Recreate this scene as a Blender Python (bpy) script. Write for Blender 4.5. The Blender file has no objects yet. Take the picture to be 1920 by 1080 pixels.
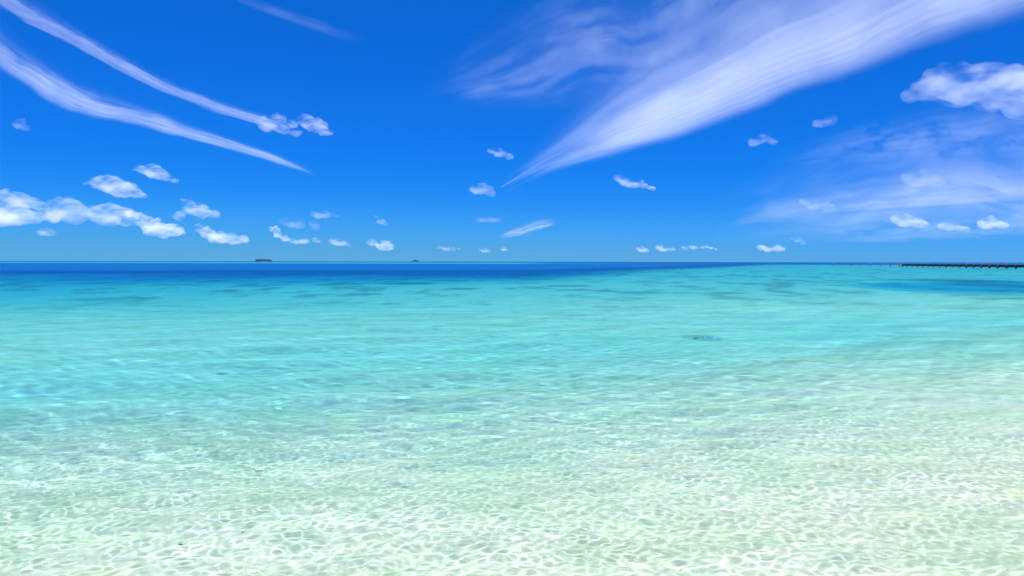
import bpy, bmesh, math, random
import numpy as np
from mathutils import Vector, Matrix, noise as mnoise

# ------------------------------------------------------------------ camera, sky, sun, exposure
sc = bpy.context.scene
COL = sc.collection
R = math.radians
CAM_H = 1.7
F = 1371.0                      # focal length in pixels of a 1920 wide frame
PITCH = math.atan(49.5 / F)
ROLL = 0.0016

fwd = Vector((0, math.cos(PITCH), -math.sin(PITCH)))
up0 = Vector((0, math.sin(PITCH), math.cos(PITCH)))
rt0 = Vector((1, 0, 0))
rt = rt0 * math.cos(ROLL) + up0 * math.sin(ROLL)
up = up0 * math.cos(ROLL) - rt0 * math.sin(ROLL)
cam_data = bpy.data.cameras.new('camera')
cam = bpy.data.objects.new('camera', cam_data)
COL.objects.link(cam)
m3 = Matrix((rt, up, -fwd)).transposed().to_4x4()
m3.translation = Vector((0, 0, CAM_H))
cam.matrix_world = m3
cam_data.sensor_width = 36.0
cam_data.lens = 36.0 * F / 1920.0
cam_data.clip_start = 0.05
cam_data.clip_end = 400000.0
sc.camera = cam

SUN_EL, SUN_AZ = 62.0, 152.0    # azimuth clockwise from +Y (the view direction)
EXPOSURE = 0.95
sun_data = bpy.data.lights.new('sun', 'SUN')
sun_data.energy = 5.0
sun_data.angle = R(0.5)
sun_data.color = (1.0, 0.98, 0.93)
sun_data.cycles.is_caustics_light = True
sun = bpy.data.objects.new('sun', sun_data)
COL.objects.link(sun)
sd = Vector((math.sin(R(SUN_AZ)) * math.cos(R(SUN_EL)), math.cos(R(SUN_AZ)) * math.cos(R(SUN_EL)), math.sin(R(SUN_EL))))
sun.rotation_euler = sd.to_track_quat('Z', 'Y').to_euler()
sun.location = (0, 0, 50)

world = bpy.data.worlds.new('World')
sc.world = world
world.use_nodes = True
wn, wl = world.node_tree.nodes, world.node_tree.links
bg = wn['Background']
sky = wn.new('ShaderNodeTexSky')
sky.sky_type = 'NISHITA'
sky.sun_disc = False
sky.sun_elevation = R(SUN_EL)
sky.sun_rotation = R(SUN_AZ)
sky.altitude = 0
sky.air_density = 0.3
sky.dust_density = 0.0
sky.ozone_density = 10.0
sc1 = wn.new('ShaderNodeVectorMath'); sc1.operation = 'SCALE'; sc1.inputs['Scale'].default_value = 0.1
cur = wn.new('ShaderNodeRGBCurve')
sc2 = wn.new('ShaderNodeVectorMath'); sc2.operation = 'SCALE'; sc2.inputs['Scale'].default_value = 10.0 / 2 ** EXPOSURE

def set_curve(c, pts):
    c.points[0].location = pts[0]
    c.points[1].location = pts[-1]
    for p in pts[1:-1]:
        c.points.new(*p)
# the deep saturated blue of the tropical sky (one grade for the whole sky)
set_curve(cur.mapping.curves[0], [(0, .003), (.033, .004), (.06, .007), (.092, .013), (.18, .058), (.30, .10), (1, .14)])
set_curve(cur.mapping.curves[1], [(0, .12), (.073, .138), (.112, .175), (.19, .24), (.36, .365), (.55, .40), (1, .45)])
set_curve(cur.mapping.curves[2], [(0, .42), (.19, .67), (.29, .80), (.45, .91), (.72, .90), (.86, .78), (1, .74)])
cur.mapping.extend = 'HORIZONTAL'
cur.mapping.update()
wl.new(sky.outputs[0], sc1.inputs[0]); wl.new(sc1.outputs[0], cur.inputs['Color'])
wl.new(cur.outputs[0], sc2.inputs[0]); wl.new(sc2.outputs[0], bg.inputs['Color'])
bg.inputs['Strength'].default_value = 0.1

vs = sc.view_settings
vs.view_transform = 'Standard'
vs.look = 'None'
vs.exposure = EXPOSURE
vs.gamma = 1.0
vs.use_curve_mapping = False
cy = sc.cycles
cy.max_bounces = 24
cy.diffuse_bounces = 3
cy.glossy_bounces = 3
cy.transmission_bounces = 6
cy.volume_bounces = 12
cy.transparent_max_bounces = 24
cy.sample_clamp_indirect = 6.0
cy.use_denoising = True

# ------------------------------------------------------------------ helpers
def ray(px, py):
    return (fwd + rt * ((px - 960) / F) + up * ((540 - py) / F))

def on_water(px, py, z=0.0):
    d = ray(px, py)
    t = (z - CAM_H) / d.z
    return Vector((0, 0, CAM_H)) + d * t

def at_dist(px, py, dist):
    d = ray(px, py)
    t = dist / math.hypot(d.x, d.y)
    return Vector((0, 0, CAM_H)) + d * t

def tag(o, label=None, cat=None, group=None, kind=None):
    if label: o['label'] = label
    if cat: o['category'] = cat
    if group: o['group'] = group
    if kind: o['kind'] = kind
    return o

def empty(name, loc):
    o = bpy.data.objects.new(name, None)
    o.empty_display_size = 0.3
    COL.objects.link(o)
    o.location = loc
    return o

def link_mesh(name, me, mat, parent=None, loc=None):
    o = bpy.data.objects.new(name, me)
    COL.objects.link(o)
    if mat and not me.materials: me.materials.append(mat)
    if parent: o.parent = parent
    if loc is not None: o.location = loc
    return o

def np_mesh(name, v, f, smooth=True):
    me = bpy.data.meshes.new(name)
    v = np.ascontiguousarray(v, dtype=np.float32); f = np.ascontiguousarray(f, dtype=np.int32)
    k = f.shape[1]
    me.vertices.add(len(v)); me.vertices.foreach_set('co', v.ravel())
    me.loops.add(f.size); me.loops.foreach_set('vertex_index', f.ravel())
    me.polygons.add(len(f)); me.polygons.foreach_set('loop_start', np.arange(len(f), dtype=np.int32) * k)
    me.update(calc_edges=True)
    me.validate()
    if smooth: me.shade_smooth()
    return me

def bm_mesh(name, bm, smooth=False):
    me = bpy.data.meshes.new(name)
    bm.to_mesh(me); bm.free()
    if smooth: me.shade_smooth()
    return me

def new_mat(name):
    m = bpy.data.materials.new(name)
    m.use_nodes = True
    n, l = m.node_tree.nodes, m.node_tree.links
    n.clear()
    out = n.new('ShaderNodeOutputMaterial')
    return m, n, l, out

# 2D value noise, vectorised
def _hash(ix, iy, seed):
    h = (ix.astype(np.int64) * 374761393 + iy.astype(np.int64) * 668265263 + seed * 1442695041) & 0xffffffff
    h = ((h ^ (h >> 13)) * 1274126177) & 0xffffffff
    return ((h ^ (h >> 16)) & 0xffff) / 65535.0

def vnoise(x, y, seed=0):
    ix, iy = np.floor(x), np.floor(y)
    fx, fy = x - ix, y - iy
    fx = fx * fx * fx * (fx * (fx * 6 - 15) + 10); fy = fy * fy * fy * (fy * (fy * 6 - 15) + 10)
    a = _hash(ix, iy, seed); b = _hash(ix + 1, iy, seed); c = _hash(ix, iy + 1, seed); d = _hash(ix + 1, iy + 1, seed)
    return (a + (b - a) * fx) * (1 - fy) + (c + (d - c) * fx) * fy

def fbm(x, y, octv=4, seed=0, gain=0.5):
    s, a, t = 0, 1.0, 0
    for k in range(octv):
        s = s + a * vnoise(x * 2 ** k, y * 2 ** k, seed + k * 17); t += a; a *= gain
    return s / t

def sstep(a, b, x):
    t = np.clip((x - a) / (b - a), 0, 1)
    return t * t * (3 - 2 * t)

# ------------------------------------------------------------------ the sea floor: one depth function for water and sand
S_TAB = np.array([-60, -12, -3.2, 0, 4, 6, 8, 10, 12, 14.5, 18, 24, 32, 45, 70, 110, 400, 40000.])
D_TAB = np.array([-3.5, -1.2, 0, .16, .28, .44, .72, 1.1, 1.6, 1.95, 1.75, 1.75, 2.15, 2.6, 3.1, 3.2, 3.6, 3.6])

def depth(x, y):
    s = y - 0.45 * np.clip(x, -60, 40)
    s = s + (fbm(x * .16, y * .16, 3, 5) - .5) * 3.2 * sstep(0, 12, s)
    d = np.interp(s, S_TAB, D_TAB)
    d = d * (1 + .20 * (fbm(x * .22 + 7, y * .22, 3, 11) - .5) * sstep(1, 8, s))
    # hollow of blue water on the right, in front of the pier
    e = ((x - 45) / 19) ** 2 + ((y - 52) / 21) ** 2
    d = d + 2.7 * (1 - sstep(.1, 1.25, e + (fbm(x * .11, y * .08, 5, 31) - .5) * 2.2))
    # drop-off into the blue channel, keeping the shoal on the right
    b = 114 + .05 * np.minimum(x, 0) + 2.35 * np.maximum(x, 0) + (fbm(x * .03, y * .03, 4, 3) - .5) * 42
    far = sstep(-58, 80, y - b) * .9 + .1 * sstep(40, 90, y - b)
    d = d + .045 * np.clip(-x - 2, 0, 40) * sstep(14, 40, y)
    d = d + 26 * far * (1 - sstep(480, 560, y + .2 * x))
    # pale far reef flat, then the ocean
    fr = sstep(480, 560, y + .2 * x)
    d = d * (1 - fr) + fr * (3.2 + np.clip(x, 0, 300) * .05)
    oc = sstep(1150, 1500, y)
    d = d * (1 - oc) + oc * 45
    return d

def polar(th, r):
    T, RR = np.meshgrid(th, r)
    return RR * np.sin(T), RR * np.cos(T)

def polar_faces(nr, nt):
    i = np.arange(nr * nt).reshape(nr, nt)
    j = np.roll(i, -1, axis=1)
    return np.stack([i[:-1], j[:-1], j[1:], i[1:]], -1).reshape(-1, 4)

# sand -----------------------------------------------------------------
th_s = np.concatenate([np.linspace(-R(46), R(46), 280, endpoint=False), np.linspace(R(46), R(314), 50, endpoint=False)])
r_s = np.concatenate([np.linspace(.4, 30, 200), np.geomspace(30.2, 40000, 200)])
xs, ys = polar(th_s, r_s)
ds = depth(xs, ys)
dune = (.018 * np.sin(6.3 * (ys + .25 * xs + 1.2 * fbm(xs * .5, ys * .5, 2, 8))) * fbm(xs * .7, ys * .7, 2, 77)) * (np.hypot(xs, ys) < 40)
seabed_me = np_mesh('seabed', np.stack([xs, ys, -ds + dune], -1).reshape(-1, 3), polar_faces(len(r_s), len(th_s)))
weed_ripple_tone = np.zeros_like(xs)
def patch(px, py, wpx, zz, amt, seed):
    """a patch of dark sea grass where the ray through the surface point lands on the sand"""
    global weed_ripple_tone
    p = on_water(px, py); r0 = math.hypot(p.x, p.y)
    d0 = float(depth(np.array([p.x]), np.array([p.y]))[0])
    p = p * ((r0 + 1.1 * d0) / r0)
    w = wpx / 2 / F * p.y
    q = ((xs - p.x) / w) ** 2 + ((ys - p.y) / zz) ** 2
    weed_ripple_tone = np.maximum(weed_ripple_tone, amt * (1 - sstep(.3, 1.2, q + (fbm(xs * 3 / w, ys * 2 / zz, 3, seed) - .5) * 1.1)))
weed_ripple_tone += .42 * sstep(.54, .72, fbm(xs * .55, ys * .28, 4, 401)) * sstep(18, 42, ys) * (1 - sstep(150, 300, ys))  # mottling in the sand colour, standing in for the ripples' dark dashes
patch(1868, 560, 110, 1.1, .6, 61)
patch(1316, 633, 84, .6, .35, 69)
patch(757, 743, 60, .35, .22, 70)
patch(1790, 526, 180, 7, .55, 62)
patch(1880, 535, 200, 10, .45, 63)
patch(860, 541, 90, 1.6, .6, 64)
patch(680, 551, 75, 1.4, .6, 65)
patch(760, 531, 150, 3.0, .6, 66)
patch(1060, 536, 110, 2.2, .5, 67)
patch(430, 545, 60, 1.6, .5, 68)
at_w = seabed_me.attributes.new('weed_ripple_tone', 'FLOAT', 'POINT'); at_w.data.foreach_set('value', weed_ripple_tone.ravel().astype(np.float32))

m, n, l, out = new_mat('sand')
bs = n.new('ShaderNodeBsdfPrincipled'); bs.inputs['Roughness'].default_value = .95; bs.inputs['Specular IOR Level'].default_value = .1
geo = n.new('ShaderNodeNewGeometry')
def noise_node(scale, detail=4, rough=.55, vec=None, dist=0):
    t = n.new('ShaderNodeTexNoise'); t.inputs['Scale'].default_value = scale; t.inputs['Detail'].default_value = detail
    t.inputs['Roughness'].default_value = rough; t.inputs['Distortion'].default_value = dist
    l.new(vec if vec is not None else geo.outputs['Position'], t.inputs['Vector']); return t
def ramp(src, pts):
    r_ = n.new('ShaderNodeValToRGB'); e = r_.color_ramp.elements
    e[0].position, e[0].color = pts[0][0], (*pts[0][1], 1); e[1].position, e[1].color = pts[-1][0], (*pts[-1][1], 1)
    for p, c in pts[1:-1]:
        k = e.new(p); k.color = (*c, 1)
    l.new(src, r_.inputs[0]); return r_
def mixc(fac, a, b, mode='MIX'):
    x = n.new('ShaderNodeMix'); x.data_type = 'RGBA'; x.blend_type = mode
    for s, v in ((0, fac), (6, a), (7, b)):
        if isinstance(v, bpy.types.NodeSocket): l.new(v, x.inputs[s])
        elif isinstance(v, (int, float)): x.inputs[s].default_value = v
        else: x.inputs[s].default_value = (*v, 1)
    return x.outputs[2]
big = ramp(noise_node(.8, 5).outputs[0], [(.30, (.555, .595, .415)), (.42, (.59, .62, .43)), (.52, (.63, .625, .46)), (.60, (.67, .63, .48)), (.70, (.64, .65, .425))])
mid = ramp(noise_node(3.2, 4, .6).outputs[0], [(.32, (.84, .88, .85)), (.5, (1, 1, 1)), (.70, (1.06, 1.04, .96))])
c = mixc(1.0, big.outputs[0], mid.outputs[0], 'MULTIPLY')
grain = ramp(noise_node(90, 3, .7).outputs[0], [(.3, (.86, .86, .86)), (.7, (1.06, 1.06, 1.06))])
c = mixc(1.0, c, grain.outputs[0], 'MULTIPLY')
sh = n.new('ShaderNodeTexVoronoi'); sh.inputs['Scale'].default_value = 7.0; l.new(geo.outputs['Position'], sh.inputs['Vector'])
shm = ramp(sh.outputs['Distance'], [(.04, (1, 1, 1)), (.09, (0, 0, 0))])
c = mixc(shm.outputs[0], c, mixc(.5, sh.outputs['Color'], (.45, .40, .33)))   # scattered shell grit
wa = n.new('ShaderNodeAttribute'); wa.attribute_name = 'weed_ripple_tone'
c = mixc(wa.outputs['Fac'], c, (.035, .075, .06))
l.new(c, bs.inputs['Base Color'])
bmp = n.new('ShaderNodeBump'); bmp.inputs['Strength'].default_value = .5; bmp.inputs['Distance'].default_value = .03
l.new(noise_node(5, 6, .62).outputs[0], bmp.inputs['Height']); l.new(bmp.outputs[0], bs.inputs['Normal'])
l.new(bs.outputs[0], out.inputs['Surface'])
seabed = link_mesh('seabed', seabed_me, m)
tag(seabed, 'white coral sand sea floor sloping down under the clear water', kind='structure')
seabed.cycles.is_caustics_receiver = True

# water ----------------------------------------------------------------
th_w = np.concatenate([np.linspace(-R(41), R(41), 840, endpoint=False), np.linspace(R(41), R(319), 70, endpoint=False)])
rl = [.35, .9, 1.4]
r_, = [1.4]
while r_ < 40000:
    if r_ < 7: dr = .0108 if r_ > 2.4 else .03
    elif r_ < 30: dr = .0108 * (r_ / 7) ** 1.75
    else: dr = .0108 * (30 / 7) ** 1.75 * (r_ / 30) ** 2.0
    dr = min(dr, r_ * .06)
    r_ += dr; rl.append(r_)
r_w = np.array(rl)
xw, yw = polar(th_w, r_w)
dth = np.diff(np.concatenate([th_w, [th_w[0] + 2 * math.pi]]))
dr = np.gradient(r_w)
spac = np.maximum(np.maximum(dr[:, None], r_w[:, None] * dth[None, :]), .004)
rng = np.random.default_rng(7)
zw = np.zeros_like(xw)
# gusts: the ripples are stronger in some places than in others
dw = depth(xw, yw)
gust = (.55 + .9 * fbm(xw * .45, yw * .45, 3, 91)) * np.minimum(1.0, .30 / np.maximum(dw, .05))
comps = []
for k in range(46):
    lam = .085 * (3.0 ** rng.random())
    comps.append((lam, math.radians(97) + rng.normal(0, .85), .0066, rng.random() * 6.283))
for k in range(20):
    lam = .45 * (6 ** rng.random())
    comps.append((lam, math.radians(104) + rng.normal(0, .5), .015, rng.random() * 6.283))
for k in range(26):
    comps.append((.22 * (2.04 ** rng.random()), math.radians(99) + rng.normal(0, .7), .0088, rng.random() * 6.283))
for lam, ang, sl, ph in comps:
    kk = 2 * math.pi / lam
    wgt = sstep(3.2, 7.0, lam / spac)
    rows = wgt.max(axis=1) > 0
    if not rows.any(): continue
    X, Y = xw[rows], yw[rows]
    w_ = wgt[rows] * (gust[rows] if lam < .45 else 1)
    if sl == .0088: w_ = wgt[rows] * np.minimum(1.0, lam * 2.4 / np.maximum(dw[rows], .05)) * sstep(.25, .8, dw[rows])
    if lam >= .45: w_ = w_ * np.minimum(1.0, lam * .9 / np.maximum(dw[rows], .05))
    zw[rows] += (w_ * sl / kk * np.sin(kk * (X * math.cos(ang) + Y * math.sin(ang)) + ph)).astype(zw.dtype)
# crests are narrow and troughs broad: a net of sharp ripple crests
def field(seed, lo, hi, num, spread):
    g = np.random.default_rng(seed); h = np.zeros_like(xw); lam_ = lo * (hi / lo) ** g.random(num)
    sel = spac.max(axis=1) < 99; vis = sstep(4.0, 9.0, (lo * hi) ** .5 / spac)
    rows = (vis.max(axis=1) > 0)
    X, Y = xw[rows], yw[rows]; acc = np.zeros_like(X)
    for q in lam_:
        a_ = math.radians(97) + g.normal(0, spread); kk = 2 * math.pi / q
        acc += np.sin(kk * (X * math.cos(a_) + Y * math.sin(a_)) + g.random() * 6.283)
    h[rows] = acc / math.sqrt(num / 2)
    return h, vis
CREST = .00034
for seed_, lo_, hi_, am in ((21, .082, .135, 1.0), (22, .105, .19, 1.4)):
    h_, vis_ = field(seed_, lo_, hi_, 26, .95)
    zw += -am * CREST * gust * vis_ * np.sqrt(h_ * h_ + .40 ** 2)
water_me = np_mesh('water', np.stack([xw, yw, zw], -1).reshape(-1, 3), polar_faces(len(r_w), len(th_w)))
at_d = water_me.attributes.new('depth', 'FLOAT', 'POINT')
at_d.data.foreach_set('value', np.clip(dw, 0, 60).ravel().astype(np.float32))

m, n, l, out = new_mat('sea_water')
geo = n.new('ShaderNodeNewGeometry')
att = n.new('ShaderNodeAttribute'); att.attribute_name = 'depth'
ab = n.new('ShaderNodeVectorMath'); ab.operation = 'SCALE'
ab.inputs[0].default_value = (-.46, -.090, -.004)      # absorption of the water column, one way
l.new(att.outputs['Fac'], ab.inputs['Scale'])
sep = n.new('ShaderNodeSeparateXYZ'); l.new(ab.outputs[0], sep.inputs[0])
cmb = n.new('ShaderNodeCombineColor')
for k in range(3):
    ex = n.new('ShaderNodeMath'); ex.operation = 'EXPONENT'; l.new(sep.outputs[k], ex.inputs[0]); l.new(ex.outputs[0], cmb.inputs[k])
refr = n.new('ShaderNodeBsdfRefraction'); refr.inputs['IOR'].default_value = 1.33; refr.inputs['Roughness'].default_value = 0
l.new(cmb.outputs[0], refr.inputs['Color'])
# light scattered back inside deep water
body = n.new('ShaderNodeBsdfDiffuse'); body.inputs['Color'].default_value = (.001, .080, .26, 1)
dm = n.new('ShaderNodeMapRange'); dm.inputs['From Min'].default_value = 1.5; dm.inputs['From Max'].default_value = 24; dm.inputs['To Max'].default_value = .82
l.new(att.outputs['Fac'], dm.inputs['Value'])
mxb = n.new('ShaderNodeMixShader'); l.new(dm.outputs[0], mxb.inputs[0]); l.new(refr.outputs[0], mxb.inputs[1]); l.new(body.outputs[0], mxb.inputs[2])
# wind ripples too fine for the mesh far out
dist = n.new('ShaderNodeVectorMath'); dist.operation = 'LENGTH'; l.new(geo.outputs['Position'], dist.inputs[0])
bm_f = n.new('ShaderNodeMapRange'); bm_f.inputs['From Min'].default_value = 4; bm_f.inputs['From Max'].default_value = 18; bm_f.inputs['To Min'].default_value = .22; bm_f.inputs['To Max'].default_value = 1.0
l.new(dist.outputs['Value'], bm_f.inputs['Value'])
mp = n.new('ShaderNodeMapping'); mp.inputs['Rotation'].default_value = (0, 0, R(10)); mp.inputs['Scale'].default_value = (.5, 1.2, 1)
l.new(geo.outputs['Position'], mp.inputs['Vector'])
nz = n.new('ShaderNodeTexNoise'); nz.inputs['Scale'].default_value = 1.6; nz.inputs['Detail'].default_value = 6; nz.inputs['Roughness'].default_value = .66
l.new(mp.outputs[0], nz.inputs['Vector'])
bmp = n.new('ShaderNodeBump'); bmp.inputs['Distance'].default_value = .35; l.new(bm_f.outputs[0], bmp.inputs['Strength']); l.new(nz.outputs[0], bmp.inputs['Height'])
gl = n.new('ShaderNodeBsdfGlossy'); gl.inputs['Roughness'].default_value = .05; l.new(bmp.outputs[0], gl.inputs['Normal'])
fr = n.new('ShaderNodeFresnel'); fr.inputs['IOR'].default_value = 1.33; l.new(bmp.outputs[0], fr.inputs['Normal'])
wnz = n.new('ShaderNodeTexNoise'); wnz.inputs['Scale'].default_value = .55; wnz.inputs['Detail'].default_value = 6; wnz.inputs['Roughness'].default_value = .68; l.new(mp.outputs[0], wnz.inputs['Vector'])
capr = n.new('ShaderNodeMapRange'); capr.inputs['From Min'].default_value = .40; capr.inputs['From Max'].default_value = .62; capr.inputs['To Min'].default_value = .16; capr.inputs['To Max'].default_value = .66
l.new(wnz.outputs[0], capr.inputs['Value'])
capd = n.new('ShaderNodeMapRange'); capd.inputs['From Min'].default_value = 8; capd.inputs['From Max'].default_value = 26; l.new(dist.outputs['Value'], capd.inputs['Value'])
capm = n.new('ShaderNodeMix'); l.new(capd.outputs[0], capm.inputs[0]); capm.inputs[2].default_value = .70; l.new(capr.outputs[0], capm.inputs[3])
fm = n.new('ShaderNodeMath'); fm.operation = 'MULTIPLY'; l.new(capm.outputs[0], fm.inputs[1]); l.new(fr.outputs[0], fm.inputs[0])   # a ruffled sea never mirrors fully
mx = n.new('ShaderNodeMixShader'); l.new(fm.outputs[0], mx.inputs[0]); l.new(mxb.outputs[0], mx.inputs[1]); l.new(gl.outputs[0], mx.inputs[2])
l.new(mx.outputs[0], out.inputs['Surface'])
water = link_mesh('water', water_me, m)
tag(water, 'clear turquoise lagoon water with small ripples reaching to the horizon', kind='structure')
water.cycles.is_caustics_caster = True
# ------------------------------------------------------------------ clouds: closed bodies of thin white droplets
def cloud_mat(name, density, aniso=0.0, scale=None, lo=.35, hi=.62):
    m, n, l, out = new_mat(name)
    v = n.new('ShaderNodeVolumeScatter')
    v.inputs['Color'].default_value = (1, 1, .87, 1)
    v.inputs['Density'].default_value = density
    v.inputs['Anisotropy'].default_value = aniso
    if scale:
        tc = n.new('ShaderNodeTexCoord')
        t = n.new('ShaderNodeTexNoise'); t.inputs['Scale'].default_value = scale; t.inputs['Detail'].default_value = 4; t.inputs['Roughness'].default_value = .62
        mpc = n.new('ShaderNodeMapping'); mpc.inputs['Rotation'].default_value = (0, R(-24), 0); mpc.inputs['Scale'].default_value = (.5, .8, 1.15)
        l.new(tc.outputs['Object'], mpc.inputs['Vector']); l.new(mpc.outputs[0], t.inputs['Vector'])
        r_ = n.new('ShaderNodeMapRange'); r_.interpolation_type = 'SMOOTHSTEP'
        r_.inputs['From Min'].default_value = lo; r_.inputs['From Max'].default_value = hi; r_.inputs['To Max'].default_value = density
        l.new(t.outputs[0], r_.inputs['Value']); l.new(r_.outputs[0], v.inputs['Density'])
    l.new(v.outputs[0], out.inputs['Volume'])
    return m

def plane_pt(px, py, alt):
    d = ray(px, py)
    t = (alt - CAM_H) / d.z
    return Vector((0, 0, CAM_H)) + d * t

def streak(line, alt, thick, sigma, label, group, fib=(3, 26), seed=0, nu=130, nv=46, sharp=(.35, 1.0), wisp=.5, ends=(.04, .12), ragged=0, wobble=.5, clumpy=0):
    """a cirrus streak lying on the level 'alt': centre line with half widths (towards both sides) given along it"""
    L = np.array(line, float)                     # px, py, half width a (upper), half width b (lower)
    seg = np.concatenate([[0], np.cumsum(np.hypot(np.diff(L[:, 0]), np.diff(L[:, 1])))]); seg /= seg[-1]
    u = np.linspace(0, 1, nu); v = np.linspace(-1, 1, nv)
    def smooth(k):
        s = np.interp(u, seg, L[:, k]); ker = np.ones(13) / 13
        return np.convolve(np.pad(s, 6, mode='reflect', reflect_type='odd'), ker, 'valid')
    cx, cyy, wa_, wb_ = (smooth(k) for k in range(4))
    tx, ty = np.gradient(cx), np.gradient(cyy); q = np.hypot(tx, ty); nx_, ny_ = ty / q, -tx / q
    flip = np.where(ny_ > 0, -1, 1); nx_, ny_ = nx_ * flip, ny_ * flip       # towards the top of the picture
    U, V = np.meshgrid(u, v, indexing='ij')
    wob = (fbm(U * 5 + seed, V * .5, 4, seed) - .5) * wobble
    off = np.where(V < 0, -V * wa_[:, None], -V * wb_[:, None]) + wob * (wa_ + wb_)[:, None] * .5
    PX = cx[:, None] + nx_[:, None] * off; PY = cyy[:, None] + ny_[:, None] * off
    prof = np.where(V < 0, np.clip(1 + V, 0, 1) ** (1 / sharp[0]), sstep(0, sharp[1], 1 - V))
    endp = sstep(0, ends[0], U + (fbm(V * 3.5 + seed, U * 7, 4, seed + 31) - .5) * ends[0] * .45) * sstep(0, ends[1], 1 - U)
    fibre = fbm(U * fib[0] + .7 * V + seed, V * fib[1] * .35 - U * 1.2, 5, seed + 3, .6)
    clump = fbm(U * fib[0] * 2.2, V * 2.2 + seed, 4, seed + 9)
    T = prof * endp * (1 - wisp + wisp * (sstep(.25, .75, fibre) * 1.2)) * (.55 + .9 * clump)
    if clumpy: T = T * (.25 + 2.6 * np.clip(clump - .22, 0, 1) ** 1.3 * 1.4)
    if ragged: T = T * sstep(.30, .62, fbm(U * fib[0] * 3, V * 3 + seed, 5, seed + 21) + .25 * (1 - ragged))
    T = np.maximum(T * thick, 0) + .5
    P = np.empty((nu, nv, 3))
    for i in range(nu):
        for j in range(nv):
            P[i, j] = plane_pt(PX[i, j], min(PY[i, j], 455), alt)
    c0 = P.reshape(-1, 3).mean(0)
    top = P.copy(); top[..., 2] += T * .6; bot = P.copy(); bot[..., 2] -= T * .4
    vv = np.concatenate([top.reshape(-1, 3), bot.reshape(-1, 3)]) - c0
    i = np.arange(nu * nv).reshape(nu, nv); o_ = nu * nv
    ft = np.stack([i[:-1, :-1], i[1:, :-1], i[1:, 1:], i[:-1, 1:]], -1).reshape(-1, 4)
    fb = ft[:, ::-1] + o_
    ring = np.concatenate([i[:, 0], i[-1, 1:], i[-2::-1, -1], i[0, -2:0:-1]])
    nxt = np.roll(ring, -1)
    fs = np.stack([ring, ring + o_, nxt + o_, nxt], -1)
    me = np_mesh('cirrus_cloud', vv, np.concatenate([ft, fb, fs]))
    bm = bmesh.new(); bm.from_mesh(me); bmesh.ops.recalc_face_normals(bm, faces=bm.faces); bm.to_mesh(me); bm.free()
    o = link_mesh('cirrus_cloud', me, cloud_mat('cirrus', sigma), loc=c0)
    tag(o, label, 'cloud', group)
    return o

G1, G2 = 'high cirrus streaks across the sky', 'small cumulus clouds over the sea'
streak([(-90, -70, 40, 22), (30, 12, 44, 16), (150, 85, 30, 14), (300, 160, 20, 13), (420, 205, 16, 11), (500, 226, 15, 12), (540, 236, 12, 10)], 5200, 300, .00048,
       'upper of the two long thin cloud streaks crossing the left sky', G1, seed=3, fib=(9, 22), wobble=.8, wisp=.75, ends=(.05, .08))
streak([(-90, 36, 56, 32), (20, 116, 54, 27), (110, 168, 44, 25), (220, 206, 36, 23), (330, 243, 25, 16), (430, 272, 15, 10), (520, 300, 11, 8), (600, 331, 6, 5)], 5200, 300, .00048,
       'lower and broader of the two cloud streaks crossing the left sky, ending in a point', G1, seed=13, fib=(7, 22), wobble=.8, wisp=.75, ends=(.05, .18))
streak([(940, 352, 18, 13), (1010, 312, 32, 20), (1100, 265, 80, 46), (1230, 208, 140, 62), (1380, 142, 200, 72), (1560, 62, 250, 90), (1760, -18, 280, 105), (2000, -110, 300, 125)], 5600, 430, .00048,
       'huge white feather shaped cloud fanning out towards the upper right', G1, seed=29, fib=(4.5, 44), nu=180, nv=80, sharp=(.45, .75), wisp=.28, wobble=.2, ends=(.34, .05))
streak([(800, 190, 50, 40), (900, 150, 90, 70), (1020, 105, 130, 110), (1180, 50, 150, 140), (1340, -20, 150, 150), (1480, -90, 120, 120)], 5600, 150, .0004,
       'thin ragged veil of cloud left of the big white feather', G1, seed=41, fib=(7, 20), nu=130, nv=60, sharp=(.6, 1.0), wisp=.75, ends=(.5, .15))
streak([(1440, 305, 20, 18), (1600, 275, 44, 40), (1740, 250, 60, 60), (1900, 230, 76, 84), (2060, 210, 80, 84)], 5200, 95, .00028,
       'faint hazy streak under the large cumulus at the right edge', G1, seed=53, fib=(5, 16), sharp=(.6, 1.0), wisp=.6, ends=(.4, .1), wobble=.3, ragged=.5)
streak([(1480, 396, 22, 8), (1620, 385, 48, 12), (1760, 371, 64, 18), (1900, 352, 70, 26), (2040, 332, 74, 30)], 4600, 80, .0003,
       'long pale veil with a straight lower edge near the right edge', G1, seed=67, fib=(4, 16), sharp=(.5, .5), wisp=.4, wobble=.15, ends=(.45, .1))
streak([(1400, 448, 12, 10), (1560, 438, 36, 22), (1740, 428, 50, 28), (1920, 420, 56, 32), (2040, 415, 56, 32)], 2600, 26, .0003,
       'low bluish band of haze cloud behind the wooden pier', G1, seed=71, fib=(4, 12), sharp=(.8, 1.0), wisp=.5, ends=(.5, .1), ragged=.6)
streak([(410, -20, 12, 12), (500, 16, 14, 12), (600, 50, 14, 12), (690, 80, 10, 10)], 5200, 48, .0004,
       'faint thin streak at the top edge left of centre', G1, seed=83, fib=(5, 12), nu=100, nv=40, sharp=(.8, .8), wisp=.6, ends=(.2, .3))
streak([(935, 446, 5, 5), (975, 434, 11, 9), (1010, 422, 13, 9), (1045, 416, 8, 6)], 2600, 60, .0004,
       'small slanting wisp low over the sea right of centre', G1, seed=97, fib=(3, 9), nu=80, nv=36, sharp=(.8, .8), wisp=.6, ends=(.3, .2))
streak([(885, 413, 6, 5), (915, 412, 7, 6), (945, 413, 5, 5)], 3000, 50, .0003,
       'tiny flat smear of cloud just left of the slanting wisp', G1, seed=101, fib=(3, 9), nu=60, nv=28, sharp=(.8, .8), wisp=.5, ends=(.3, .3))

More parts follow.
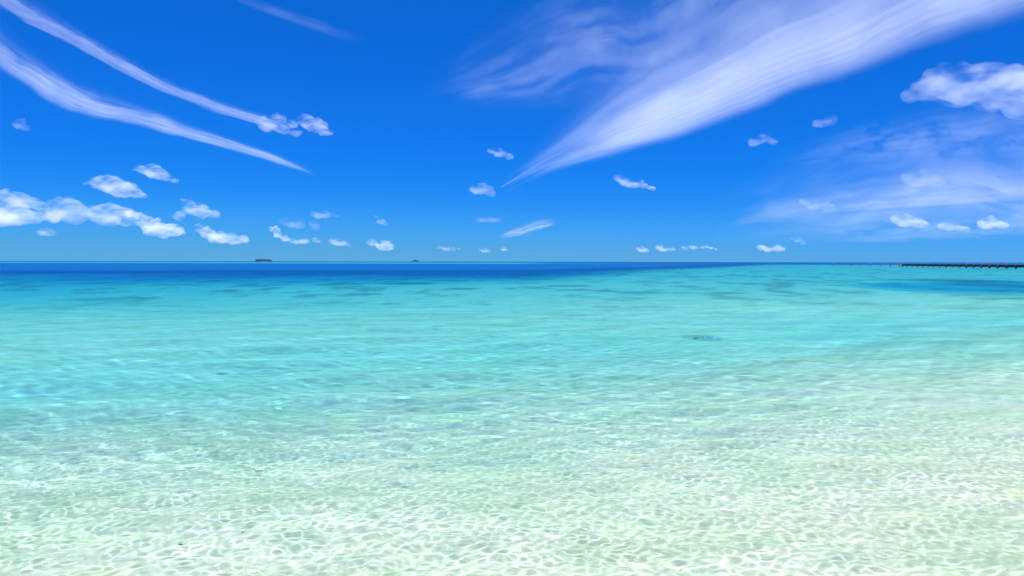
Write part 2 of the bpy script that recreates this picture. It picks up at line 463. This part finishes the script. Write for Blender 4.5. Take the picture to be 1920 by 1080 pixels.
streak([(1340, 410, 50, 50), (1550, 375, 95, 80), (1750, 350, 125, 95), (1950, 335, 145, 95), (2080, 325, 145, 95)], 5000, 60, .00052,
       'broad pale haze of thin cloud filling the lower right sky', G1, seed=111, fib=(5, 14), nu=110, nv=50, sharp=(.7, 1.0), wisp=.6, ends=(.5, .1))

def cumulus(puffs, dist, tau, label, group=G2, seed=0, rough=1.0, depth_k=.9, lo=.38):
    """a cumulus: a lumpy closed body grown from puffs (px, py, radius px); tau is the optical depth of one mean puff"""
    rnd = random.Random(seed * 7 + 5)
    k = dist / F
    pts = []
    for (px, py, r) in puffs:
        p = at_dist(px, py, dist); p.y += rnd.uniform(-1, 1) * r * k * .6
        pts.append((p, r * k * 1.12))
    c0 = sum((p for p, r in pts), Vector()) / len(pts)
    bm = bmesh.new()
    rm = sum(r for p, r in pts) / len(pts)
    for p, r in pts:
        res = bmesh.ops.create_icosphere(bm, subdivisions=3, radius=r)
        for v in res['verts']:
            v.co = Vector((v.co.x * 1.45, v.co.y * depth_k, v.co.z * .85 - v.co.x * .12)) + p - c0
        for _ in range(3):                       # cauliflower lumps on the upper side
            a, b_ = rnd.uniform(0, 6.28), rnd.uniform(-.15, 1.0)
            q = Vector((math.cos(a) * math.sqrt(max(0, 1 - b_ * b_)), math.sin(a) * math.sqrt(max(0, 1 - b_ * b_)) * depth_k, b_ * .9)) * r * .85
            rr = r * rnd.uniform(.3, .55)
            res = bmesh.ops.create_icosphere(bm, subdivisions=2, radius=rr)
            for v in res['verts']: v.co = v.co + q + p - c0
    me = bm_mesh('tmp', bm)
    o = bpy.data.objects.new('tmp', me); COL.objects.link(o)
    md = o.modifiers.new('r', 'REMESH'); md.mode = 'VOXEL'; md.voxel_size = max(rm / 6, 2.0)
    tx1 = bpy.data.textures.new('t', 'CLOUDS'); tx1.noise_scale = rm * 1.1; tx1.noise_depth = 4
    d1 = o.modifiers.new('d', 'DISPLACE'); d1.texture = tx1; d1.strength = rm * 1.05 * rough; d1.mid_level = .52; d1.texture_coords = 'GLOBAL'
    s1 = o.modifiers.new('s', 'SMOOTH'); s1.iterations = 1
    md2 = o.modifiers.new('r2', 'REMESH'); md2.mode = 'VOXEL'; md2.voxel_size = max(rm / 6, 2.0)
    dg = bpy.context.evaluated_depsgraph_get()
    me2 = bpy.data.meshes.new_from_object(o.evaluated_get(dg))
    bpy.data.objects.remove(o); bpy.data.meshes.remove(me)
    me2.name = 'cumulus_cloud'; me2.shade_smooth(); me2.materials.clear()
    ob = link_mesh('cumulus_cloud', me2, cloud_mat('cumulus', .54 * tau / (2 * rm), scale=.62 / rm, lo=lo, hi=.76), loc=c0)
    tag(ob, label, 'cloud', group)
    return ob

cumulus([(-50, 398, 26), (0, 400, 20), (35, 404, 17), (70, 408, 12), (100, 412, 9), (20, 414, 8), (60, 416, 7)], 13000, 4.0, 'long flat white cloud at the left edge, low over the sea', seed=1, lo=.35)
cumulus([(10, 366, 11), (30, 372, 12), (55, 380, 12), (78, 388, 9)], 15000, 3.0, 'slanting white cloud at the left edge above the long flat cloud', seed=2, lo=.35)
cumulus([(105, 386, 13), (132, 390, 15), (152, 402, 14), (112, 402, 13), (140, 414, 9)], 14000, 2.6, 'lumpy grey white cloud in the middle of the left bank', seed=3, lo=.35)
cumulus([(178, 400, 15), (205, 394, 14), (232, 402, 13), (205, 412, 13), (248, 416, 9), (230, 420, 7)], 15000, 2.6, 'broad soft cloud between the lumpy one and the bright ragged one', seed=4, lo=.35)
cumulus([(246, 402, 8), (268, 414, 11), (292, 426, 13), (320, 432, 12), (338, 436, 7), (285, 436, 9), (305, 442, 7)], 14000, 4.2, 'bright ragged cloud at the right end of the left bank', seed=5, lo=.35)
cumulus([(82, 434, 7), (95, 437, 7)], 16000, 1.5, 'small grey puff under the left cloud bank', seed=6)
cumulus([(372, 428, 8), (390, 436, 11), (412, 446, 13), (435, 448, 11), (457, 450, 8)], 14000, 4.5, 'bright white wedge shaped cloud low over the sea, right of the left bank', seed=7)
cumulus([(178, 342, 10), (202, 343, 15), (225, 354, 16), (250, 360, 11), (272, 369, 7), (160, 344, 5)], 11000, 3.2, 'fluffy white cloud with a thin tail on its left, above the left bank', seed=8)
cumulus([(258, 316, 8), (282, 319, 12), (303, 329, 10), (325, 338, 6)], 11000, 3.0, 'small lens shaped cloud, highest of the low clouds at the left', seed=9)
cumulus([(345, 376, 5), (356, 388, 10), (378, 396, 13), (402, 403, 9), (335, 406, 8)], 13000, 2.4, 'peaked thin cloud above the bright wedge shaped cloud', seed=10)
cumulus([(490, 226, 9), (500, 236, 11), (523, 222, 9), (530, 240, 11), (552, 250, 8)], 9000, 2.0, 'torn puff at the end of the upper streak', seed=11, rough=1.2)
cumulus([(548, 232, 8), (574, 226, 12), (592, 236, 13), (610, 246, 9)], 9000, 2.6, 'white curled puff right of the torn puff at the streak end', seed=12, rough=1.2)
cumulus([(515, 431, 7), (521, 440, 6), (535, 448, 6)], 14000, 4.5, 'small bright knob of cloud above the left horizon island', seed=13)
cumulus([(550, 452, 6), (570, 452, 7), (592, 451, 6)], 16000, 2.4, 'flat little cloud between the bright knob and the pale puff', seed=14)
cumulus([(628, 452, 8), (642, 456, 7), (655, 460, 4)], 16000, 2.0, 'pale puff with a sloping tail left of the pair of white dots', seed=15)
cumulus([(535, 414, 8), (560, 422, 9), (590, 424, 8), (548, 420, 7)], 16000, .9, 'thin lilac smudge above the small bright knob', seed=16)
cumulus([(592, 402, 7), (610, 402, 8), (630, 404, 5)], 15000, 1.2, 'flat lilac smudge alone above the low clouds left of centre', seed=17)
cumulus([(706, 408, 4), (715, 415, 6), (722, 420, 4)], 15000, 1.3, 'tiny tilted cloud above the pair of white dots', seed=18)
cumulus([(698, 454, 7), (708, 458, 4), (720, 455, 5), (726, 462, 9), (716, 464, 7)], 16000, 3.4, 'pair of joined white dots of cloud above the small horizon island', seed=19)
cumulus([(893, 354, 9), (905, 353, 11), (918, 361, 8)], 11000, 1.9, 'small round puff under the pointed tip of the big feather', seed=20)
cumulus([(923, 282, 6), (938, 288, 8), (956, 294, 6)], 9500, 1.7, 'small slanting puff left of the tip of the big feather', seed=21)
cumulus([(1160, 334, 8), (1172, 340, 9), (1188, 347, 8), (1205, 346, 7), (1222, 353, 6)], 10000, 2.3, 'slanting white puff alone right of centre under the big feather', seed=22)
cumulus([(1412, 268, 7), (1430, 260, 9), (1448, 266, 6)], 9500, 1.0, 'faint puff below the lower edge of the big feather', seed=23)
cumulus([(1536, 232, 8), (1552, 228, 9), (1562, 222, 6)], 9000, .7, 'very faint puff left of the large cumulus', seed=24)
cumulus([(1512, 378, 8), (1530, 385, 10), (1552, 388, 9)], 12000, 1.2, 'greyish smudge at the left end of the long pale veil', seed=25)
cumulus([(1712, 336, 12), (1736, 336, 14), (1755, 342, 10)], 11000, 1.0, 'soft grey puff above the long pale veil', seed=26)
cumulus([(1712, 178, 11), (1728, 165, 15), (1748, 150, 17), (1768, 140, 15), (1788, 134, 14), (1770, 168, 23), (1800, 170, 23), (1812, 150, 15), (1838, 140, 17), (1852, 124, 12), (1868, 140, 17), (1850, 170, 25), (1888, 135, 15), (1905, 140, 20), (1880, 180, 25), (1925, 160, 33), (1960, 180, 36), (1910, 205, 22), (1850, 196, 15), (1800, 188, 14)], 6500, 1.9,
        'large cumulus cloud at the right edge of the sky', seed=27, rough=1.2, lo=.36)
cumulus([(1685, 412, 9), (1700, 414, 12), (1720, 420, 9)], 14000, 3.2, 'small white cumulus low above the middle of the pier', seed=28)
cumulus([(1766, 424, 6), (1776, 424, 8), (1788, 426, 6), (1798, 428, 6), (1808, 429, 6)], 15000, 1.8, 'faint pale cloud between the low cumulus pair at the right', seed=29)
cumulus([(1845, 420, 8), (1860, 417, 10), (1875, 422, 7)], 14000, 3.2, 'small white cumulus low above the right end of the pier', seed=30)
cumulus([(1428, 464, 6), (1440, 467, 6), (1456, 466, 7), (1466, 467, 4)], 17000, 3.0, 'flat white cloud close over the horizon left of the lone posts', seed=31)
cumulus([(1201, 466, 5), (1206, 469, 6), (1213, 471, 3)], 18000, 2.6, 'first white dot of cloud on the horizon right of centre', seed=32)
cumulus([(1238, 464, 6), (1245, 468, 5), (1254, 468, 4), (1262, 467, 3)], 18000, 2.6, 'second tiny cloud on the horizon right of centre', seed=33)
cumulus([(1284, 465, 4), (1291, 464, 3), (1299, 464, 4), (1306, 463, 3), (1316, 464, 3), (1325, 463, 3), (1333, 465, 3), (1342, 467, 2.5)], 18000, 2.0, 'thin row of tiny clouds on the horizon right of centre', seed=34)
cumulus([(944, 466, 4), (950, 469, 3)], 18000, 2.6, 'tiny white fleck of cloud on the horizon at the centre', seed=35)
cumulus([(904, 468, 4), (910, 470, 5), (916, 472, 4)], 18000, 1.6, 'pale lilac fleck of cloud left of the tiny white one at the centre', seed=36)
cumulus([(822, 463, 4), (831, 465, 4), (840, 467, 5), (850, 467, 4), (860, 466, 3)], 18000, 1.4, 'faint low smear of cloud above the horizon right of the small island', seed=37)
cumulus([(1490, 446, 4), (1497, 450, 5), (1505, 456, 4)], 17000, 1.2, 'faint fleck of cloud above and right of the flat white one near the horizon', seed=38)
cumulus([(32, 230, 8), (48, 240, 6)], 9500, .8, 'very faint wisp at the left edge under the broad streak', seed=39)
# ------------------------------------------------------------------ far islands
def simple_mat(name, colr, rough=.8, var=.25, scale=3.0):
    m, n, l, out = new_mat(name)
    b = n.new('ShaderNodeBsdfPrincipled'); b.inputs['Roughness'].default_value = rough
    tc = n.new('ShaderNodeTexCoord'); t = n.new('ShaderNodeTexNoise'); t.inputs['Scale'].default_value = scale; t.inputs['Detail'].default_value = 5
    l.new(tc.outputs['Object'], t.inputs['Vector'])
    r_ = n.new('ShaderNodeValToRGB'); e = r_.color_ramp.elements
    e[0].position, e[0].color = .3, (*[x * (1 - var) for x in colr], 1); e[1].position, e[1].color = .7, (*[min(1, x * (1 + var)) for x in colr], 1)
    l.new(t.outputs[0], r_.inputs[0]); l.new(r_.outputs[0], b.inputs['Base Color']); l.new(b.outputs[0], out.inputs[0])
    return m
M_leaf = simple_mat('island_foliage_hazed', (.018, .05, .085), scale=.08)  # leaf green pushed to blue: distance haze put into the colour
M_beach = simple_mat('island_beach', (.5, .46, .36), scale=.05)
M_wood = simple_mat('weathered_wood', (.085, .046, .034), scale=2.5, var=.45)
M_deck = simple_mat('deck_boards', (.075, .062, .052), scale=1.5, var=.4)
M_trunk = simple_mat('palm_trunk', (.12, .095, .07), scale=1.0)

def island(px, wpx, hpx, dist, label, seed, humps):
    rnd = random.Random(seed)
    base = at_dist(px, 489.5, dist); base.z = 0
    t = empty('island', base)
    tag(t, label, 'island', 'small islands on the horizon')
    k = dist / F; W = wpx * k / 2; H = hpx * k
    bm = bmesh.new()
    bmesh.ops.create_icosphere(bm, subdivisions=3, radius=1.0)
    for v in bm.verts: v.co = Vector((v.co.x * W * 1.12, v.co.y * W * .5, v.co.z * H * .03))
    link_mesh('beach', bm_mesh('beach', bm, True), M_beach, t)
    fol = bmesh.new(); trk = bmesh.new()
    for i in range(150):
        x = rnd.uniform(-1, 1); y = rnd.uniform(-1, 1) * math.sqrt(1 - x * x) * .4
        hh = H * max(humps(x), .12) * rnd.uniform(.75, 1.05) - H * .1
        r = H * rnd.uniform(.14, .26)
        res = bmesh.ops.create_icosphere(fol, subdivisions=1, radius=r)
        for v in res['verts']:
            v.co = Vector((v.co.x * 1.2 * rnd.uniform(.8, 1.2), v.co.y, v.co.z * .8 * rnd.uniform(.8, 1.2))) + Vector((x * W, y * W, hh))
        res = bmesh.ops.create_icosphere(fol, subdivisions=1, radius=r * 1.2)
        for v in res['verts']: v.co = Vector((v.co.x * 1.3, v.co.y, v.co.z)) + Vector((x * W + rnd.uniform(-r, r), y * W, hh * rnd.uniform(.2, .75)))
        if i % 5 == 0:
            res = bmesh.ops.create_cone(trk, segments=6, radius1=H * .03, radius2=H * .018, depth=hh + 1, cap_ends=True)
            for v in res['verts']: v.co += Vector((x * W, y * W, (hh + 1) / 2))
    f = link_mesh('palm_canopy', bm_mesh('palm_canopy', fol), M_leaf, t); f['kind'] = 'stuff'
    f = link_mesh('palm_trunks', bm_mesh('palm_trunks', trk), M_trunk, t); f['kind'] = 'stuff'
island(494, 27, 4.2, 4800, 'long low dark island on the horizon at the left', 4, lambda x: .95 - .25 * abs(x) ** 6)
island(779, 12, 3.6, 5600, 'tiny humped dark island on the horizon left of centre', 9, lambda x: .45 + .55 * max(0, 1 - (x * 1.8) ** 2))

# ------------------------------------------------------------------ wooden pier and the lone posts beyond it
def post_mesh(radius, z0, z1, seed):
    rnd = random.Random(seed)
    bm = bmesh.new()
    res = bmesh.ops.create_cone(bm, segments=10, radius1=radius * 1.06, radius2=radius * .94, depth=z1 - z0, cap_ends=True)
    for v in res['verts']: v.co.z += (z0 + z1) / 2
    bmesh.ops.bevel(bm, geom=[e for e in bm.edges if all(v.co.z > z1 - .01 for v in e.verts)], offset=radius * .25, segments=1, affect='EDGES')
    for v in bm.verts:
        s = 1 + .07 * math.sin(v.co.z * 3 + seed) ; v.co.x *= s; v.co.y *= s
        v.co.x += .02 * v.co.z * rnd.choice((-1, 1)) * 0 + .03 * v.co.z * math.sin(seed * 2.3)
    return bm_mesh('post', bm, True)

def box_bm(bm, cx, cy, cz, sx, sy, sz, mat=None):
    res = bmesh.ops.create_cube(bm, size=1)
    for v in res['verts']:
        v.co = Vector((v.co.x * sx, v.co.y * sy, v.co.z * sz))
        if mat: v.co = mat @ v.co
        v.co += Vector((cx, cy, cz))

PA, PB = Vector((138.5, 198.0, 0)), Vector((153.0, 284.0, 0))      # near (right) end in view, far end of the deck
pdir = (PB - PA).normalized(); pside = Vector((pdir.y, -pdir.x, 0)); plen = (PB - PA).length
rotz = math.atan2(pdir.y, pdir.x)
pier = empty('pier', PA)
pier.rotation_euler = (0, 0, rotz)
tag(pier, 'long dark wooden pier on posts standing in the sea at the right edge', 'pier')
NEAR = -46.0                                                       # the pier runs on out of the picture to the right
W2, DZ = 1.25, 1.02                                                # half width, deck height
mesh_plank = bpy.data.meshes.new('plank')
bm = bmesh.new(); box_bm(bm, 0, 0, 0, .30, W2 * 2 + .3, .06); bmesh.ops.bevel(bm, geom=bm.edges[:], offset=.01, segments=1, affect='EDGES'); bm.to_mesh(mesh_plank); bm.free()
nplank = 0
rnd = random.Random(3)
x = NEAR
bm = bmesh.new()
while x < plen:                                                    # boards are far below a pixel: one part
    box_bm(bm, x, rnd.uniform(-.06, .06), DZ + .03 + rnd.uniform(0, .012), .30, W2 * 2 + .3, .06)
    x += .325
dk = link_mesh('deck_boards', bm_mesh('deck_boards', bm), M_deck, pier); dk['kind'] = 'stuff'
for sgn in (-1, 1):
    bm = bmesh.new(); box_bm(bm, (NEAR + plen) / 2, sgn * (W2 - .1), DZ - .27, plen - NEAR, .16, .50)
    link_mesh('girder', bm_mesh('girder', bm), M_wood, pier)
i = 0
x = plen - .3
tall = {11: .42, 8: .28, 12: .30, 14: .62, 13: .30, 15: .36, 16: .36, 0: .22}
pm = {}
while x > NEAR:
    hgt = DZ + tall.get(i, .02 if i < 17 else .30)
    for sgn in (1,):
        key = (round(hgt, 2), sgn)
        if key not in pm: pm[key] = post_mesh(.27 if hgt > DZ + .1 else .22, -6.0, hgt, i + (sgn > 0) * 7)
        link_mesh('post', pm[key], M_wood, pier, (x, sgn * (W2 + .2), 0))
    bm = bmesh.new(); box_bm(bm, x, .2, DZ - .62, .2, W2 * 2 + .1, .2)
    link_mesh('cross_beam', bm_mesh('cross_beam', bm), M_wood, pier)
    x -= 5.05 ; i += 1
ords = ['nearest the end of the pier deck', 'second from the end of the pier deck', 'third from the end of the pier deck', 'fourth from the end of the pier deck',
        'fourth from the far end of the row', 'third from the far end of the row', 'second from the far end of the row', 'at the far end of the row']
for k, (Z, h_) in enumerate([(291, 1.62), (301, 1.25), (313.5, 1.2), (327, 1.3), (341, 1.25), (356, 1.6), (371, 1.15), (388, 1.5)]):
    p = PB + pdir * ((Z - PB.y) / pdir.y)
    o = link_mesh('mooring_post', post_mesh(.27, -6.0, h_, k + 40), M_wood, None, (p.x, p.y, 0))
    tag(o, 'lone dark wooden post in the sea, ' + ords[k], 'post', 'lone posts beyond the pier')

# ------------------------------------------------------------------ coral rocks under the surface
M_coral = simple_mat('coral_rock', (.27, .36, .35), scale=6.0, var=.5)
def rock(px, py, wpx, hgt, label, seed, dk=1.1, lobes=5):
    rnd = random.Random(seed)
    p = on_water(px, py); r0 = math.hypot(p.x, p.y)
    d0 = float(depth(np.array([p.x]), np.array([p.y]))[0])
    p = p * ((r0 + dk * d0) / r0)
    d1 = float(depth(np.array([p.x]), np.array([p.y]))[0])
    w = wpx / F * p.y
    bm = bmesh.new()
    for i in range(lobes):
        f = (i + .5) / lobes - .5
        r = w * rnd.uniform(.16, .26)
        res = bmesh.ops.create_icosphere(bm, subdivisions=3, radius=1)
        for v in res['verts']:
            v.co = Vector((v.co.x * r * 1.3 + f * w * .75, v.co.y * r * 1.1 + rnd.uniform(-.003, .003) + (i % 2 - .5) * r * .7, v.co.z * hgt * (1 - abs(f) * .9)))
    for v in bm.verts:
        q = mnoise.fractal(v.co * (4.5 / max(w, .2)) + Vector((seed, 0, 0)), .8, 2.0, 4)
        v.co *= 1 + .22 * q
    o = link_mesh('coral_rock', bm_mesh('coral_rock', bm, True), M_coral, None, (p.x, p.y, -d1 - hgt * .2))
    o.cycles.is_caustics_receiver = True
    tag(o, label, 'rock', 'coral rocks on the sea floor')
rock(1316, 633, 44, .16, 'blue looking submerged rock in the turquoise water right of centre', 3, lobes=6)
rock(713, 664, 20, .10, 'small dark submerged rock left of centre in shallow water', 5, lobes=4)
rock(757, 743, 30, .035, 'low flat submerged rock in the palest water left of centre', 7, lobes=5)
rock(820, 612, 24, .18, 'small submerged rock farther out, above the little dark one', 11, lobes=4)
rock(1060, 660, 20, .12, 'tiny submerged rock just right of centre', 13, lobes=3)
rock(722, 516, 26, .6, 'distant dark coral head in the blue water below the small island', 17, lobes=4)
print('VERTS', len(water_me.vertices), len(seabed_me.vertices))
